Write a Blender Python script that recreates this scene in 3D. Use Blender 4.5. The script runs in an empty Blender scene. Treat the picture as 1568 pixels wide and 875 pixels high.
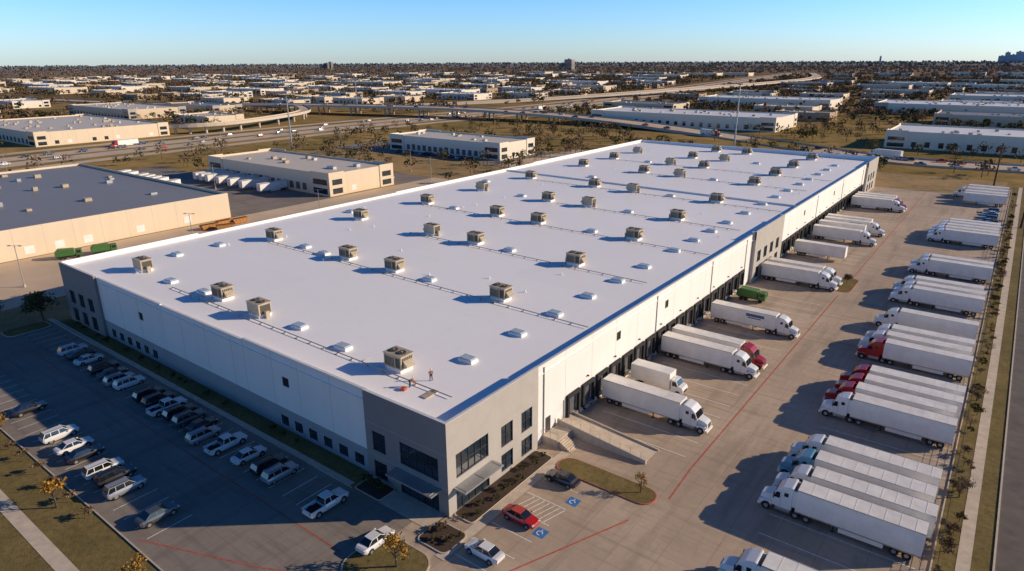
import bpy, bmesh, math, random
import numpy as np
from mathutils import Vector, Matrix, Euler
random.seed(7); rng=np.random.default_rng(7)
sc=bpy.context.scene
# ---------------------------------------------------------------- materials
def nodes(m):
    m.use_nodes=True
    return m.node_tree, m.node_tree.nodes["Principled BSDF"]
def noise(nt,pos,scale,detail=3,vec_scale=None,rough=.6):
    n=nt.nodes.new("ShaderNodeTexNoise"); n.inputs["Scale"].default_value=scale; n.inputs["Detail"].default_value=detail; n.inputs["Roughness"].default_value=rough
    if vec_scale:
        mp=nt.nodes.new("ShaderNodeMapping"); mp.inputs["Scale"].default_value=vec_scale
        nt.links.new(pos,mp.inputs["Vector"]); nt.links.new(mp.outputs[0],n.inputs["Vector"])
    else: nt.links.new(pos,n.inputs["Vector"])
    return n.outputs["Fac"]
def ramp(nt,fac,stops):
    r=nt.nodes.new("ShaderNodeValToRGB"); nt.links.new(fac,r.inputs[0])
    e=r.color_ramp.elements
    while len(e)<len(stops): e.new(.5)
    for k,(p,c) in enumerate(stops):
        e[k].position=p; e[k].color=(c,c,c,1) if not hasattr(c,'__len__') else (*c,1)
    return r.outputs[0]
def mixc(nt,fac,a,b,mode='MIX'):
    x=nt.nodes.new("ShaderNodeMix"); x.data_type='RGBA'; x.blend_type=mode
    for s,v in ((x.inputs[0],fac),(x.inputs[6],a),(x.inputs[7],b)):
        if hasattr(v,'links'): nt.links.new(v,s)
        elif hasattr(v,'__len__'): s.default_value=(*v[:3],1)
        else: s.default_value=v
    return x.outputs[2]
def math_(nt,op,a,b=None):
    x=nt.nodes.new("ShaderNodeMath"); x.operation=op
    for s,v in zip(x.inputs,(a,b)):
        if v is None: continue
        if hasattr(v,'links'): nt.links.new(v,s)
        else: s.default_value=v
    return x.outputs[0]
def position(nt):
    return nt.nodes.new("ShaderNodeNewGeometry").outputs["Position"]
MC={}
def mat(name,col,rough=.7,var=.12,scale=1.5,metal=0,spec=.5,bump=0):
    if name in MC: return MC[name]
    m=bpy.data.materials.new(name); nt,b=nodes(m); pos=position(nt)
    f=noise(nt,pos,scale)
    lo=tuple(c*(1-var) for c in col); hi=tuple(min(1,c*(1+var)) for c in col)
    c=mixc(nt,ramp(nt,f,[(.3,0.),(.7,1.)]),lo,hi)
    nt.links.new(c,b.inputs["Base Color"])
    b.inputs["Roughness"].default_value=rough; b.inputs["Metallic"].default_value=metal; b.inputs["Specular IOR Level"].default_value=spec
    if bump:
        bn=nt.nodes.new("ShaderNodeBump"); bn.inputs["Strength"].default_value=bump; bn.inputs["Distance"].default_value=.05
        nt.links.new(noise(nt,pos,scale*8),bn.inputs["Height"]); nt.links.new(bn.outputs[0],b.inputs["Normal"])
    MC[name]=m; return m
def gridmask(nt,pos,px,py,w,ox=0,oy=0):
    s=nt.nodes.new("ShaderNodeSeparateXYZ"); nt.links.new(pos,s.inputs[0])
    o=None
    for k,(p,of) in enumerate(((px,ox),(py,oy))):
        if not p: continue
        a=math_(nt,'FRACT',math_(nt,'DIVIDE',math_(nt,'ADD',s.outputs[k],1000*p+of),p))
        l=math_(nt,'LESS_THAN',a,w/p)
        o=l if o is None else math_(nt,'MAXIMUM',o,l)
    return o
def concrete(name,col,joint=4.6,tracks=True,dark=.4):
    m=bpy.data.materials.new(name); nt,b=nodes(m); pos=position(nt)
    c=mixc(nt,ramp(nt,noise(nt,pos,.06,4),[(.3,0.),(.7,1.)]),tuple(x*.78 for x in col),tuple(x*1.14 for x in col))
    c=mixc(nt,ramp(nt,noise(nt,pos,1.2,5,rough=.75),[(.35,.0),(.75,.5)]),c,tuple(x*.62 for x in col))
    if tracks:
        t=ramp(nt,noise(nt,pos,1.,4,(.4,.045,1)),[(.5,0.),(.66,.55)])
        c=mixc(nt,t,c,tuple(x*.55 for x in col))
        t=ramp(nt,noise(nt,pos,1.,4,(.05,.7,1)),[(.53,0.),(.68,.55)])
        c=mixc(nt,t,c,tuple(x*.5 for x in col))
    vo=nt.nodes.new("ShaderNodeTexWhiteNoise"); vo.noise_dimensions='2D'
    fl=nt.nodes.new("ShaderNodeVectorMath"); fl.operation='FLOOR'; sv=nt.nodes.new("ShaderNodeVectorMath"); sv.operation='SCALE'; sv.inputs[3].default_value=1/(joint*2)
    nt.links.new(pos,sv.inputs[0]); nt.links.new(sv.outputs[0],fl.inputs[0]); nt.links.new(fl.outputs[0],vo.inputs[0])
    c=mixc(nt,math_(nt,'MULTIPLY',vo.outputs[0],.16),c,tuple(x*.5 for x in col))
    g=gridmask(nt,pos,joint,joint,.07)
    c=mixc(nt,math_(nt,'MULTIPLY',g,dark),c,tuple(x*.35 for x in col))
    nt.links.new(c,b.inputs["Base Color"]); b.inputs["Roughness"].default_value=.8; b.inputs["Specular IOR Level"].default_value=.35
    MC[name]=m; return m
M_conc=concrete("truck_court_concrete",(.56,.43,.315))
M_lot=concrete("shaded_lot_concrete",(.30,.255,.215))  # same concrete as the court, with the building's shade put into the colour
M_walk=mat("sidewalk_concrete",(.58,.48,.37),.85,.15,.8)
M_asph=mat("asphalt",(.12,.10,.085),.85,.25,.4)
M_road=mat("road_concrete",(.60,.46,.32),.85,.15,.05)
M_kerb=mat("kerb_concrete",(.54,.46,.37),.8)
M_kerbred=mat("kerb_red_paint",(.5,.13,.09),.7)
M_white=mat("white_marking_paint",(.78,.75,.7),.7,.25,3)
M_red=mat("red_fire_lane_paint",(.5,.10,.06),.7,.3,2)
M_blue=mat("blue_marking_paint",(.03,.18,.48),.7,.2,3)
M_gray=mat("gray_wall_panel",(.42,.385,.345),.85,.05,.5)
M_grayd=mat("shaded_gray_wall_panel",(.24,.225,.215),.85,.05,.5)  # gray panel for the front faces, their shade painted into the colour
M_band=mat("wall_base_band",(.32,.32,.33),.85,.05,.5)
M_joint=mat("panel_joint",(.40,.38,.35),.9)
M_frame=mat("window_frame",(.05,.05,.055),.4,.05)
M_dark=mat("dark_opening",(.012,.012,.014),.8)
M_rubber=mat("rubber",(.018,.018,.018),.85)
M_steel=mat("galvanised_steel",(.42,.42,.42),.45,.1,4,.6)
M_dockdoor=mat("dock_door",(.10,.10,.105),.6,.2,2)
M_hv=mat("hvac_casing",(.44,.36,.26),.6,.2,2)
M_hvd=mat("hvac_grille",(.07,.06,.045),.6,.2,6)
M_pipe=mat("gas_pipe",(.5,.46,.4),.6,.1,2)
M_truckwhite=mat("trailer_white",(.82,.79,.75),.4,.08,.5)
M_trailroof=mat("trailer_roof",(.80,.76,.70),.5,.12,.6)
M_alu=mat("aluminium",(.5,.5,.5),.35,.1,4,.7)
M_chassis=mat("chassis_black",(.03,.03,.03),.6)
M_chrome=mat("chrome",(.6,.6,.6),.2,.05,1,1)
M_lampr=mat("tail_lamp",(.35,.02,.015),.3)
M_lampw=mat("head_lamp",(.7,.7,.68),.15)
M_gray2=mat("coping_metal",(.66,.64,.62),.5,.05)
M_sk=mat("skylight_acrylic",(.42,.5,.56),.25,.1)
def glassmat(name,col=(.018,.028,.04)):
    m=bpy.data.materials.new(name); nt,b=nodes(m)
    pos=position(nt); c=mixc(nt,ramp(nt,noise(nt,pos,.4),[(.3,0.),(.7,1.)]),tuple(x*.6 for x in col),tuple(x*1.6 for x in col))
    nt.links.new(c,b.inputs["Base Color"]); b.inputs["Roughness"].default_value=.06; b.inputs["Specular IOR Level"].default_value=.8
    return m
M_glass=glassmat("window_glass"); M_cglass=glassmat("car_glass",(.012,.015,.02))
def paint(name,col,metal=.0):
    if name in MC: return MC[name]
    m=bpy.data.materials.new(name); nt,b=nodes(m); pos=position(nt)
    c=mixc(nt,ramp(nt,noise(nt,pos,3),[(.4,0.),(.8,.25)]),col,tuple(x*.7 for x in col)); nt.links.new(c,b.inputs["Base Color"])
    b.inputs["Roughness"].default_value=.3; b.inputs["Metallic"].default_value=metal; b.inputs["Coat Weight"].default_value=.6; b.inputs["Coat Roughness"].default_value=.08
    MC[name]=m; return m
def wallmat(name,col):
    m=bpy.data.materials.new(name); nt,b=nodes(m); pos=position(nt)
    c=mixc(nt,ramp(nt,noise(nt,pos,1.,4,(.5,.5,.06)),[(.45,0.),(.8,.3)]),col,tuple(x*.8 for x in col))
    c=mixc(nt,ramp(nt,noise(nt,pos,.05,2),[(.4,0.),(.6,.12)]),c,tuple(x*.8 for x in col))
    nt.links.new(c,b.inputs["Base Color"]); b.inputs["Roughness"].default_value=.85; MC[name]=m; return m
M_wall=wallmat("white_wall_panel",(.83,.79,.74))
def roofmat(name,col,seam=3.05):
    m=bpy.data.materials.new(name); nt,b=nodes(m); pos=position(nt)
    c=mixc(nt,ramp(nt,noise(nt,pos,.035,4),[(.35,0.),(.65,.4)]),col,tuple(x*.93 for x in col))
    c=mixc(nt,ramp(nt,noise(nt,pos,.35,5,rough=.7),[(.55,0.),(.8,.3)]),c,(col[0]*.82,col[1]*.81,col[2]*.8))
    vo=nt.nodes.new("ShaderNodeTexWhiteNoise"); vo.noise_dimensions='2D'
    mp=nt.nodes.new("ShaderNodeMapping"); mp.inputs["Scale"].default_value=(1/30.,1/26.,0)
    fl=nt.nodes.new("ShaderNodeVectorMath"); fl.operation='FLOOR'
    nt.links.new(pos,mp.inputs[0]); nt.links.new(mp.outputs[0],fl.inputs[0]); nt.links.new(fl.outputs[0],vo.inputs[0])
    c=mixc(nt,math_(nt,'MULTIPLY',vo.outputs[0],.08),c,tuple(x*.6 for x in col))
    g=gridmask(nt,pos,seam,30.5,.09)
    c=mixc(nt,math_(nt,'MULTIPLY',g,.09),c,tuple(x*.5 for x in col))
    nt.links.new(c,b.inputs["Base Color"]); b.inputs["Roughness"].default_value=.5; b.inputs["Specular IOR Level"].default_value=.5; MC[name]=m; return m
M_roof=roofmat("white_roof_membrane",(.97,.945,.935))
M_parwhite=mat("parapet_white",(.88,.86,.83),.7,.04)
def grassmat(name,a,b_,c_=None,s=.15):
    m=bpy.data.materials.new(name); nt,b=nodes(m); pos=position(nt)
    c=mixc(nt,ramp(nt,noise(nt,pos,s,6,rough=.7),[(.38,0.),(.62,1.)]),a,b_)
    if c_: c=mixc(nt,ramp(nt,noise(nt,pos,s*9,5,rough=.8),[(.45,0.),(.7,.8)]),c,c_)
    nt.links.new(c,b.inputs["Base Color"]); b.inputs["Roughness"].default_value=.95; b.inputs["Specular IOR Level"].default_value=.1
    bn=nt.nodes.new("ShaderNodeBump"); bn.inputs["Strength"].default_value=.6; bn.inputs["Distance"].default_value=.08
    nt.links.new(noise(nt,pos,6,3),bn.inputs["Height"]); nt.links.new(bn.outputs[0],b.inputs["Normal"]); return m
M_grass=grassmat("dry_grass",(.17,.13,.05),(.25,.185,.075),(.085,.075,.03))
M_field=grassmat("dry_field",(.42,.27,.12),(.24,.18,.08),(.48,.33,.17),.03)
M_mulch=mat("mulch",(.07,.045,.03),.95,.3,4,bump=.5)
m=bpy.data.materials.new("terrain"); nt,b=nodes(m); pos=position(nt)
near=mixc(nt,ramp(nt,noise(nt,pos,.02,5,rough=.7),[(.4,0.),(.6,1.)]),(.44,.29,.12),(.23,.175,.065))
near=mixc(nt,ramp(nt,noise(nt,pos,.3,4,rough=.8),[(.4,0.),(.7,.5)]),near,(.18,.13,.06))
far=mixc(nt,ramp(nt,noise(nt,pos,.0035,5,rough=.7),[(.42,0.),(.6,1.)]),(.17,.115,.07),(.34,.235,.13))
far=mixc(nt,ramp(nt,noise(nt,pos,.02,4,rough=.8),[(.5,0.),(.62,.6)]),far,(.10,.08,.05))
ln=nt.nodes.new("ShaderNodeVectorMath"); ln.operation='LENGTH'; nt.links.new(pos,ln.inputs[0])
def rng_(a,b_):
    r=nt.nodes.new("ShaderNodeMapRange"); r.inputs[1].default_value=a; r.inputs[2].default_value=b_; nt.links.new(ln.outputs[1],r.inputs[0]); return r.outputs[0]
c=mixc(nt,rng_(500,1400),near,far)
c=mixc(nt,rng_(2200,7000),c,(.21,.23,.27))  # distance haze painted into the ground colour, fading to blue-gray
nt.links.new(c,b.inputs["Base Color"]); b.inputs["Roughness"].default_value=1; b.inputs["Specular IOR Level"].default_value=0
M_ground=m
# ---------------------------------------------------------------- mesh builder
class MB:
    def __init__(s): s.v=[];s.f=[];s.m=[];s.ms=[];s.sm=[]
    def mi(s,m):
        if m not in s.ms: s.ms.append(m)
        return s.ms.index(m)
    def add(s,vs,fs,m,smooth=False):
        o=len(s.v); s.v+= [tuple(p) for p in vs]; k=s.mi(m)
        for f in fs: s.f.append(tuple(i+o for i in f)); s.m.append(k); s.sm.append(smooth)
    def box(s,x0,y0,z0,x1,y1,z1,m,bev=0):
        if x0>x1:x0,x1=x1,x0
        if y0>y1:y0,y1=y1,y0
        if z0>z1:z0,z1=z1,z0
        if bev:
            return s.prism([(x0,z0),(x1,z0),(x1,z1),(x0,z1)],y0,y1,m,bev)
        v=[(x0,y0,z0),(x1,y0,z0),(x1,y1,z0),(x0,y1,z0),(x0,y0,z1),(x1,y0,z1),(x1,y1,z1),(x0,y1,z1)]
        s.add(v,[(0,3,2,1),(4,5,6,7),(0,1,5,4),(1,2,6,5),(2,3,7,6),(3,0,4,7)],m)
    def prism(s,pr,y0,y1,m,bev=0,taper=None):
        n=len(pr)
        v=[(x,y0,z) for x,z in pr]+[(x,y1,z) for x,z in pr]
        if taper: v=[(x,y*taper(x,z),z) for x,y,z in v]
        f=[tuple(range(n)),tuple(range(2*n-1,n-1,-1))]+[(i,i+n,(i+1)%n+n,(i+1)%n) for i in range(n)]
        bm=bmesh.new(); bv=[bm.verts.new(p) for p in v]
        for q in f: bm.faces.new([bv[i] for i in q])
        bmesh.ops.recalc_face_normals(bm,faces=bm.faces)
        if bev: bmesh.ops.bevel(bm,geom=list(bm.edges),offset=bev,segments=2,affect='EDGES',profile=.6)
        bm.verts.ensure_lookup_table(); bm.verts.index_update()
        s.add([q.co[:] for q in bm.verts],[tuple(x.index for x in q.verts) for q in bm.faces],m); bm.free()
    def cyl(s,p,r,h,m,axis='z',n=12,r2=None):
        r2=r if r2 is None else r2; v=[]
        for k,(rr,hh) in enumerate(((r,0),(r2,h))):
            for i in range(n):
                a=2*math.pi*i/n; c,d=rr*math.cos(a),rr*math.sin(a)
                q={'z':(c,d,hh),'x':(hh,c,d),'y':(d,hh,c)}[axis]; v.append((p[0]+q[0],p[1]+q[1],p[2]+q[2]))
        f=[tuple(range(n-1,-1,-1)),tuple(range(n,2*n))]+[(i,(i+1)%n,(i+1)%n+n,i+n) for i in range(n)]
        s.add(v,f,m)
    def quad(s,a,b_,c_,d,m): s.add([a,b_,c_,d],[(0,1,2,3)],m)
    def mesh(s,name):
        me=bpy.data.meshes.new(name); me.from_pydata(s.v,[],s.f)
        for q in s.ms: me.materials.append(q)
        me.polygons.foreach_set("material_index",s.m); me.polygons.foreach_set("use_smooth",s.sm); me.update(); return me
    def obj(s,name,parent=None,loc=(0,0,0),rot=0):
        return place(s.mesh(name),name,loc,rot,parent)
def place(me,name,loc=(0,0,0),rot=0,parent=None,scale=None):
    o=bpy.data.objects.new(name,me); sc.collection.objects.link(o); o.location=loc; o.rotation_euler=(0,0,rot)
    if parent: o.parent=parent
    if scale: o.scale=scale
    return o
def empty(name):
    o=bpy.data.objects.new(name,None); sc.collection.objects.link(o); return o
def sheet(name,pts,z,m,parent=None):
    b=MB(); b.add([(x,y,z) for x,y in pts],[tuple(range(len(pts)))],m); return b.obj(name,parent)
def rect(name,x0,y0,x1,y1,z,m): return sheet(name,[(x0,y0),(x1,y0),(x1,y1),(x0,y1)],z,m)
# ---------------------------------------------------------------- ground
v=[(0,0,0)];f=[];rs=[60,200,500,1000,2000,4000,9500];N=64
for r in rs:
    for i in range(N): a=2*math.pi*i/N; v.append((r*math.cos(a),r*math.sin(a),0))
for i in range(N): f.append((0,1+i,1+(i+1)%N))
for k in range(len(rs)-1):
    for i in range(N): a=1+k*N;f.append((a+i,a+N+i,a+N+(i+1)%N,a+(i+1)%N))
b=MB(); b.add(v,f,M_ground); b.obj("ground")
rect("truck_court_pavement",-.4,-14,47,292,.012,M_conc)
rect("truck_court_entrance_pavement",-3,-60,46.9,-14.002,.012,M_conc)
rect("parking_lot_pavement",-150,-25,-3.002,-3.2,.012,M_lot)
rect("parking_lot_pavement",-3.001,-14,-.402,-3.2,.012,M_conc)
rect("grass_verge",-150,-30.4,-3.0,-25.15,.02,M_grass)
rect("grass_verge",-150,-38,-3.0,-32,.02,M_grass)
rect("sidewalk",-200,-32,-3,-30.4,.05,M_walk)
rect("road",-300,-60,-3,-38.2,.01,M_road)
rect("grass_verge",47.15,-40,49.2,300,.03,M_grass)
rect("sidewalk",49.2,-40,50.5,300,.06,M_walk)
rect("grass_verge",50.5,-40,52.4,300,.03,M_grass)
rect("road",52.6,-60,72,330,.012,M_asph)
rect("lawn_strip",-108,-2.2,-14.5,.5,.05,M_grass)
rect("sidewalk",-112,-3.1,-14.5,-2.2,.06,M_walk)
rect("lawn_strip",-126,-24,-109,266,.03,M_field)
rect("yard_pavement",-169,-80,-126,300,.014,M_road)
rect("yard_pavement",-310,75,-169.002,117,.014,M_lot)
rect("yard_pavement",-310,154,-169.002,175,.014,M_lot)
rect("yard_pavement",-300,222,-170,280,.016,M_lot)
rect("field",-300,176,-127,221,.02,M_field)
rect("field",-126,268,45,312,.02,M_field)
k=MB()
k.box(47,-40,0,47.15,292,.15,M_kerb); k.box(52.4,-60,0,52.6,330,.15,M_kerb)
k.box(-150,-25.15,0,-14,-25,.15,M_kerb); k.box(-112,-3.2,0,-14,-3.1,.16,M_kerb)
k.obj("kerb")
p=MB()
def pl(x0,y0,x1,y1,w,m,z=.018):
    d=Vector((x1-x0,y1-y0)).normalized(); n=Vector((-d.y,d.x))*w/2
    p.quad((x0-n.x,y0-n.y,z),(x1-n.x,y1-n.y,z),(x1+n.x,y1+n.y,z),(x0+n.x,y0+n.y,z),m)
x=-108
while x<-15:
    pl(x,-9.6,x,-4.2,.12,M_white)
    if x<-23: pl(x,-23.6,x,-18.2,.12,M_white)
    x+=2.85
y=29
while y<105: pl(2,y,17.5,y,.13,M_white); y+=4.35
y=136
while y<242: pl(2,y,17.5,y,.13,M_white); y+=4.35
y=7
while y<280: pl(30.5,y,46.6,y,.13,M_white); y+=4.15
pl(19.2,26.5,19.2,112,.2,M_red,.024); pl(19.2,128,19.2,285,.2,M_red,.024)
pl(11,-3,17.4,12.4,.2,M_red,.024); pl(19.2,26.5,19.6,19,.2,M_red,.024)
pl(-108,-11.6,-6,-11.6,.14,M_red,.024); pl(-26,-24.2,-11,-18.5,.16,M_red,.024); pl(-11,-18.5,-3,-14.5,.16,M_red,.024)
for yy in (-4.2,-.9,2.4,5.9,9.6,13.2): pl(4.6,yy,10.4,yy,.12,M_white)
for i in range(7): pl(5+i*.75,6.1,5.9+i*.75,9.4,.12,M_white)
for (ax,ay) in ((10.3,4.3),(10.3,11.4)):
    p.quad((ax-.75,ay-.75,.024),(ax+.75,ay-.75,.024),(ax+.75,ay+.75,.024),(ax-.75,ay+.75,.024),M_blue)
    for i in range(10):
        a=i/10*5.2; b2=(i+1)/10*5.2
        q=lambda t,r:(ax-.05+r*math.cos(t),ay-.1+r*math.sin(t),.03)
        p.quad(q(a,.28),q(a,.4),q(b2,.4),q(b2,.28),M_white)
    pl(ax-.05,ay+.35,ax-.05,ay+.6,.12,M_white,.03)
p.obj("pavement_markings")
# ---------------------------------------------------------------- main warehouse
W=108.4; L=266.; ZR=11.7
WH=empty("distribution_warehouse")
def facade(mb,axis,plane,sgn,u0,u1,z0,z1,mt,ops,band=None,depth=.22,reveal=None):
    P=(lambda u,z,d=0:(u,plane-sgn*d,z)) if axis=='y' else (lambda u,z,d=0:(plane-sgn*d,u,z))
    us=sorted({u0,u1,*[o[0] for o in ops],*[o[2] for o in ops]}); zs=sorted({z0,z1,*[o[1] for o in ops],*[o[3] for o in ops],*([band[0]] if band else [])})
    for i in range(len(us)-1):
        for j in range(len(zs)-1):
            cu,cz=(us[i]+us[i+1])/2,(zs[j]+zs[j+1])/2
            if any(o[0]<cu<o[2] and o[1]<cz<o[3] for o in ops): continue
            mm=band[1] if band and cz<band[0] else mt
            mb.quad(P(us[i],zs[j]),P(us[i+1],zs[j]),P(us[i+1],zs[j+1]),P(us[i],zs[j+1]),mm)
    for o in ops:
        a,c,b2,d=o[:4]; nu,nz=o[4],o[5]; gm=o[6] if len(o)>6 else M_glass
        rm=reveal or mt
        for A,B in (((a,c),(b2,c)),((b2,c),(b2,d)),((b2,d),(a,d)),((a,d),(a,c))):
            mb.quad(P(*A),P(*B),P(*B,depth),P(*A,depth),rm)
        mb.quad(P(a,c,depth),P(b2,c,depth),P(b2,d,depth),P(a,d,depth),gm)
        def bar(ua,za,ub,zb):
            q=[P(ua,za,depth-.01),P(ub,zb,depth-.09)]
            mb.box(*q[0],*q[1],M_frame)
        if nu:
            t=.06
            for i in range(nu+1): uu=a+(b2-a)*i/nu; bar(max(a,uu-t/2),c+.001,min(b2,uu+t/2),d-.001)
            for j in range(nz+1): zz=c+(d-c)*j/nz; bar(a+.001,max(c,zz-t/2),b2-.001,min(d,zz+t/2))
w=MB()
offF=[(-13.0,4.5,-10.6,7.3,2,2),(-13.0,.5,-10.6,3.0,2,2),(-8.0,4.4,-1.5,7.5,5,2),(-8.2,.1,-1.6,3.1,5,2)]
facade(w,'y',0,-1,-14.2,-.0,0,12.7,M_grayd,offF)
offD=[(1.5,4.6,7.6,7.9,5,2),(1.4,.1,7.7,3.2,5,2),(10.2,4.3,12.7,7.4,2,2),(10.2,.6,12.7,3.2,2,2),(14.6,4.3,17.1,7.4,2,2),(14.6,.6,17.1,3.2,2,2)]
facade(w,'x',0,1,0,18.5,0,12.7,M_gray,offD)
w.quad((-14.2,0,0),(-14.2,.5,0),(-14.2,.5,12.7),(-14.2,0,12.7),M_grayd)
w.quad((0,18.5,0),(-.5,18.5,0),(-.5,18.5,12.7),(0,18.5,12.7),M_gray)
low=[(-34.2+i*3.32,.55,-32.2+i*3.32,2.25,1,1) for i in range(6)]+[(-90+i*3.3,.55,-88.+i*3.3,2.25,1,1) for i in range(6)]
facade(w,'y',.5,-1,-42,-14.2,0,12.4,M_wall,[o for o in low if o[0]>-42]+[(-32.6,7.4,-31,8.9,1,1,M_dark)],(3.6,M_band))
facade(w,'y',.5,-1,-67,-42,0,12.15,M_wall,[],(3.6,M_band))
facade(w,'y',.5,-1,-92,-67,0,12.3,M_wall,[o for o in low if o[0]<-67]+[(-76.2,7.4,-74.6,8.9,1,1,M_dark)],(3.6,M_band))
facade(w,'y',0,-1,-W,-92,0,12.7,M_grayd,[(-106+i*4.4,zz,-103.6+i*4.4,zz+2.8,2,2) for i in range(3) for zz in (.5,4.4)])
w.quad((-92,0,0),(-92,.5,0),(-92,.5,12.7),(-92,0,12.7),M_grayd)
doors=[]; y=28.2
while y<105: doors.append(y); y+=4.35
y2=135.5
while y2<243: doors.append(y2); y2+=4.35
ops=[(d-1.3,1.15,d+1.3,4.0,0,0,M_dockdoor) for d in doors]
sq=[(41.6,8.2,43.0,9.7,1,1,M_dark),(60.1,8.2,61.5,9.7,1,1,M_dark),(155,8.2,156.4,9.7,1,1,M_dark),(192,8.2,193.4,9.7,1,1,M_dark)]
facade(w,'x',-.5,1,18.5,108.7,0,12.25,M_wall,[o for o in ops if o[0]<108]+[o for o in sq if o[0]<108]+[(21.2,1.2,22.2,3.4,0,0,M_wall),(23.6,1.2,26,4.3,0,0,M_truckwhite)],None,.15,M_gray)
facade(w,'x',-.5,1,131.6,245,0,12.25,M_wall,[o for o in ops if o[0]>108]+[o for o in sq if o[0]>108],None,.15,M_gray)
mid=[(111+i*5.,zz,113.6+i*5.,zz+2.8,2,2) for i in range(4) for zz in (.8,4.8)]
facade(w,'x',.3,1,108.7,131.6,0,12.9,M_gray,mid)
facade(w,'x',.3,1,245,L,0,12.9,M_gray,[(248+i*5.,zz,250.6+i*5.,zz+2.8,2,2) for i in range(3) for zz in (.8,4.8)])
for yy in (108.7,131.6,245): w.quad((-.5,yy,0),(.3,yy,0),(.3,yy,12.9),(-.5,yy,12.9),M_gray)
w.quad((-W,L,0),(.3,L,0),(.3,L,12.7),(-W,L,12.7),M_wall)
w.quad((-W,0,0),(-W,L,0),(-W,L,11.7),(-W,0,11.7),M_wall)
w.obj("walls",WH)
q=MB()
def par(x0,y0,x1,y1,z1,m=M_parwhite,z0=10.9): q.box(x0,y0,z0,x1,y1,z1,m)
par(-14.2,.003,-.003,.35,12.7); par(-.35,.352,-.003,18.5,12.7)
par(-42,.503,-14.201,.85,12.4); par(-67,.503,-42.001,.85,12.15); par(-92,.503,-67.001,.85,12.3); par(-W+.003,.003,-92.001,.35,12.7)
par(-.85,18.501,-.503,108.7,12.25); par(-.05,108.7,.297,131.6,12.9); par(-.85,131.6,-.503,245,12.25); par(-.05,245.,.297,L-.35,12.9)
par(-.85,108.701,-.051,109,12.9);par(-.85,131.3,-.051,131.599,12.9);par(-.85,245.001,-.051,245.3,12.9)
par(-W,L-.35,.29,L-.003,12.75)
for a,b2,h in [(0.36,30,12.7),(30,95,12.35),(95,170,12.6),(170,L-.36,12.9)]: par(-W+.003,a,-W+.35,b2,h)
def cop(x0,y0,x1,y1,z): q.box(x0-.03,y0-.03,z+.003,x1+.03,y1+.03,z+.06,M_gray2)
for a in ((-14.2,0,0,.35,12.7),(-.35,.42,0,18.5,12.7),(-42,.5,-14.3,.85,12.4),(-66.9,.5,-42.1,.85,12.15),(-91.9,.5,-67.1,.85,12.3),(-W,0,-92,.35,12.7),
          (-.85,18.6,-.5,108.6,12.25),(-.05,108.7,.3,131.6,12.9),(-.85,131.7,-.5,244.9,12.25),(-.05,245.,.3,L-.4,12.9),(-W,L-.35,.3,L,12.75)): cop(*a)
q.obj("parapet",WH)
r=MB()
ZD=.75   # roof falls slightly towards the dock side, so the parapet stands higher there
r.quad((-W+.2,.3,ZR),(-.2,.3,ZR-ZD),(-.2,L-.2,ZR-ZD),(-W+.2,L-.2,ZR),M_roof)
def zr(x): return ZR-ZD*(x+W)/W
r.add([(-W+.4,152.6,zr(-W)-.1),(-1,152.6,zr(-1)-.1),(-1,152.6,zr(-1)+.5),(-W+.4,152.6,zr(-W)+.5),(-W+.4,153.2,zr(-W)-.1),(-1,153.2,zr(-1)-.1),(-1,153.2,zr(-1)+.5),(-W+.4,153.2,zr(-W)+.5)],[(0,1,2,3),(4,7,6,5),(3,2,6,7),(1,5,6,2),(0,3,7,4)],M_parwhite)
r.obj("roof",WH)
d=MB()
for x in np.arange(-21.5,-14.3,7.6).tolist()+np.arange(-91,-42,7.6).tolist()+[-42,-34.8,-28.6,-67]:
    d.box(x-.02,.49,0,x+.02,.51,12.1,M_joint)
for y in [18.6+7.6*i for i in range(12)]+[132.5+7.6*i for i in range(15)]:
    z0=0 if not any(abs(y-dd)<1.8 for dd in doors) else 4.8
    d.box(-.51,y-.02,z0,-.49,y+.02,12.2,M_joint)
for y in (9,13.6): d.box(-.01,y-.02,8,.006,y+.02,12.68,M_joint)
for z in (3.75,8.4): d.box(-.01,.01,z-.03,.007,18.4,z+.03,M_joint); d.box(-14.1,-.007,z-.03,-.01,.01,z+.03,M_joint)
d.box(-8.8,-1.9,3.35,-1.0,-.009,3.55,M_steel); d.box(.009,.9,3.45,1.9,8.3,3.65,M_steel)
for x in (-8.4,-5,-1.4): d.box(x-.04,-1.8,3.551,x+.04,-.2,3.6,M_steel)
for y in (1.3,4.6,7.9): d.box(.2,y-.04,3.651,1.8,y+.04,3.7,M_steel)
for y in doors:
    d.box(-.495,y-1.75,.9,-.05,y-1.31,4.25,M_rubber); d.box(-.495,y+1.31,.9,-.05,y+1.75,4.25,M_rubber); d.box(-.495,y-1.75,4.252,-.05,y+1.75,4.75,M_rubber)
    d.box(-.495,y-1.2,.7,-.1,y+1.2,1.14,M_steel); d.box(-.495,y-1.1,.3,-.15,y-.8,.69,M_rubber); d.box(-.495,y+.8,.3,-.15,y+1.1,.69,M_rubber)
    d.box(-.497,y+1.95,.0,-.42,y+2.25,1.5,M_red if int(y)%3==0 else M_steel)
for y in [32.5+8.7*i for i in range(9)]+[140+8.7*i for i in range(12)]:
    d.box(-.497,y-.15,5.6,-.2,y+.15,5.8,M_frame)
for y in [20.5,56.5,83,104.5,134,170,205,240]:
    d.cyl((-.4,y,.2),.08,11.6,M_steel,n=8)
d.box(-.497,21.1,1.1,-.44,22.3,3.5,M_frame)
d.obj("dock_equipment",WH)
rp=MB()
rp.add([(-.4,24.3,1.2),(13.8,24.3,.03),(13.8,28,.03),(-.4,28,1.2)],[(0,1,2,3)],M_walk)
rp.prism([(-.4,0),(13.9,0),(13.9,.6),(-.4,2.1)],24.0,24.3,M_kerb)
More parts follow.
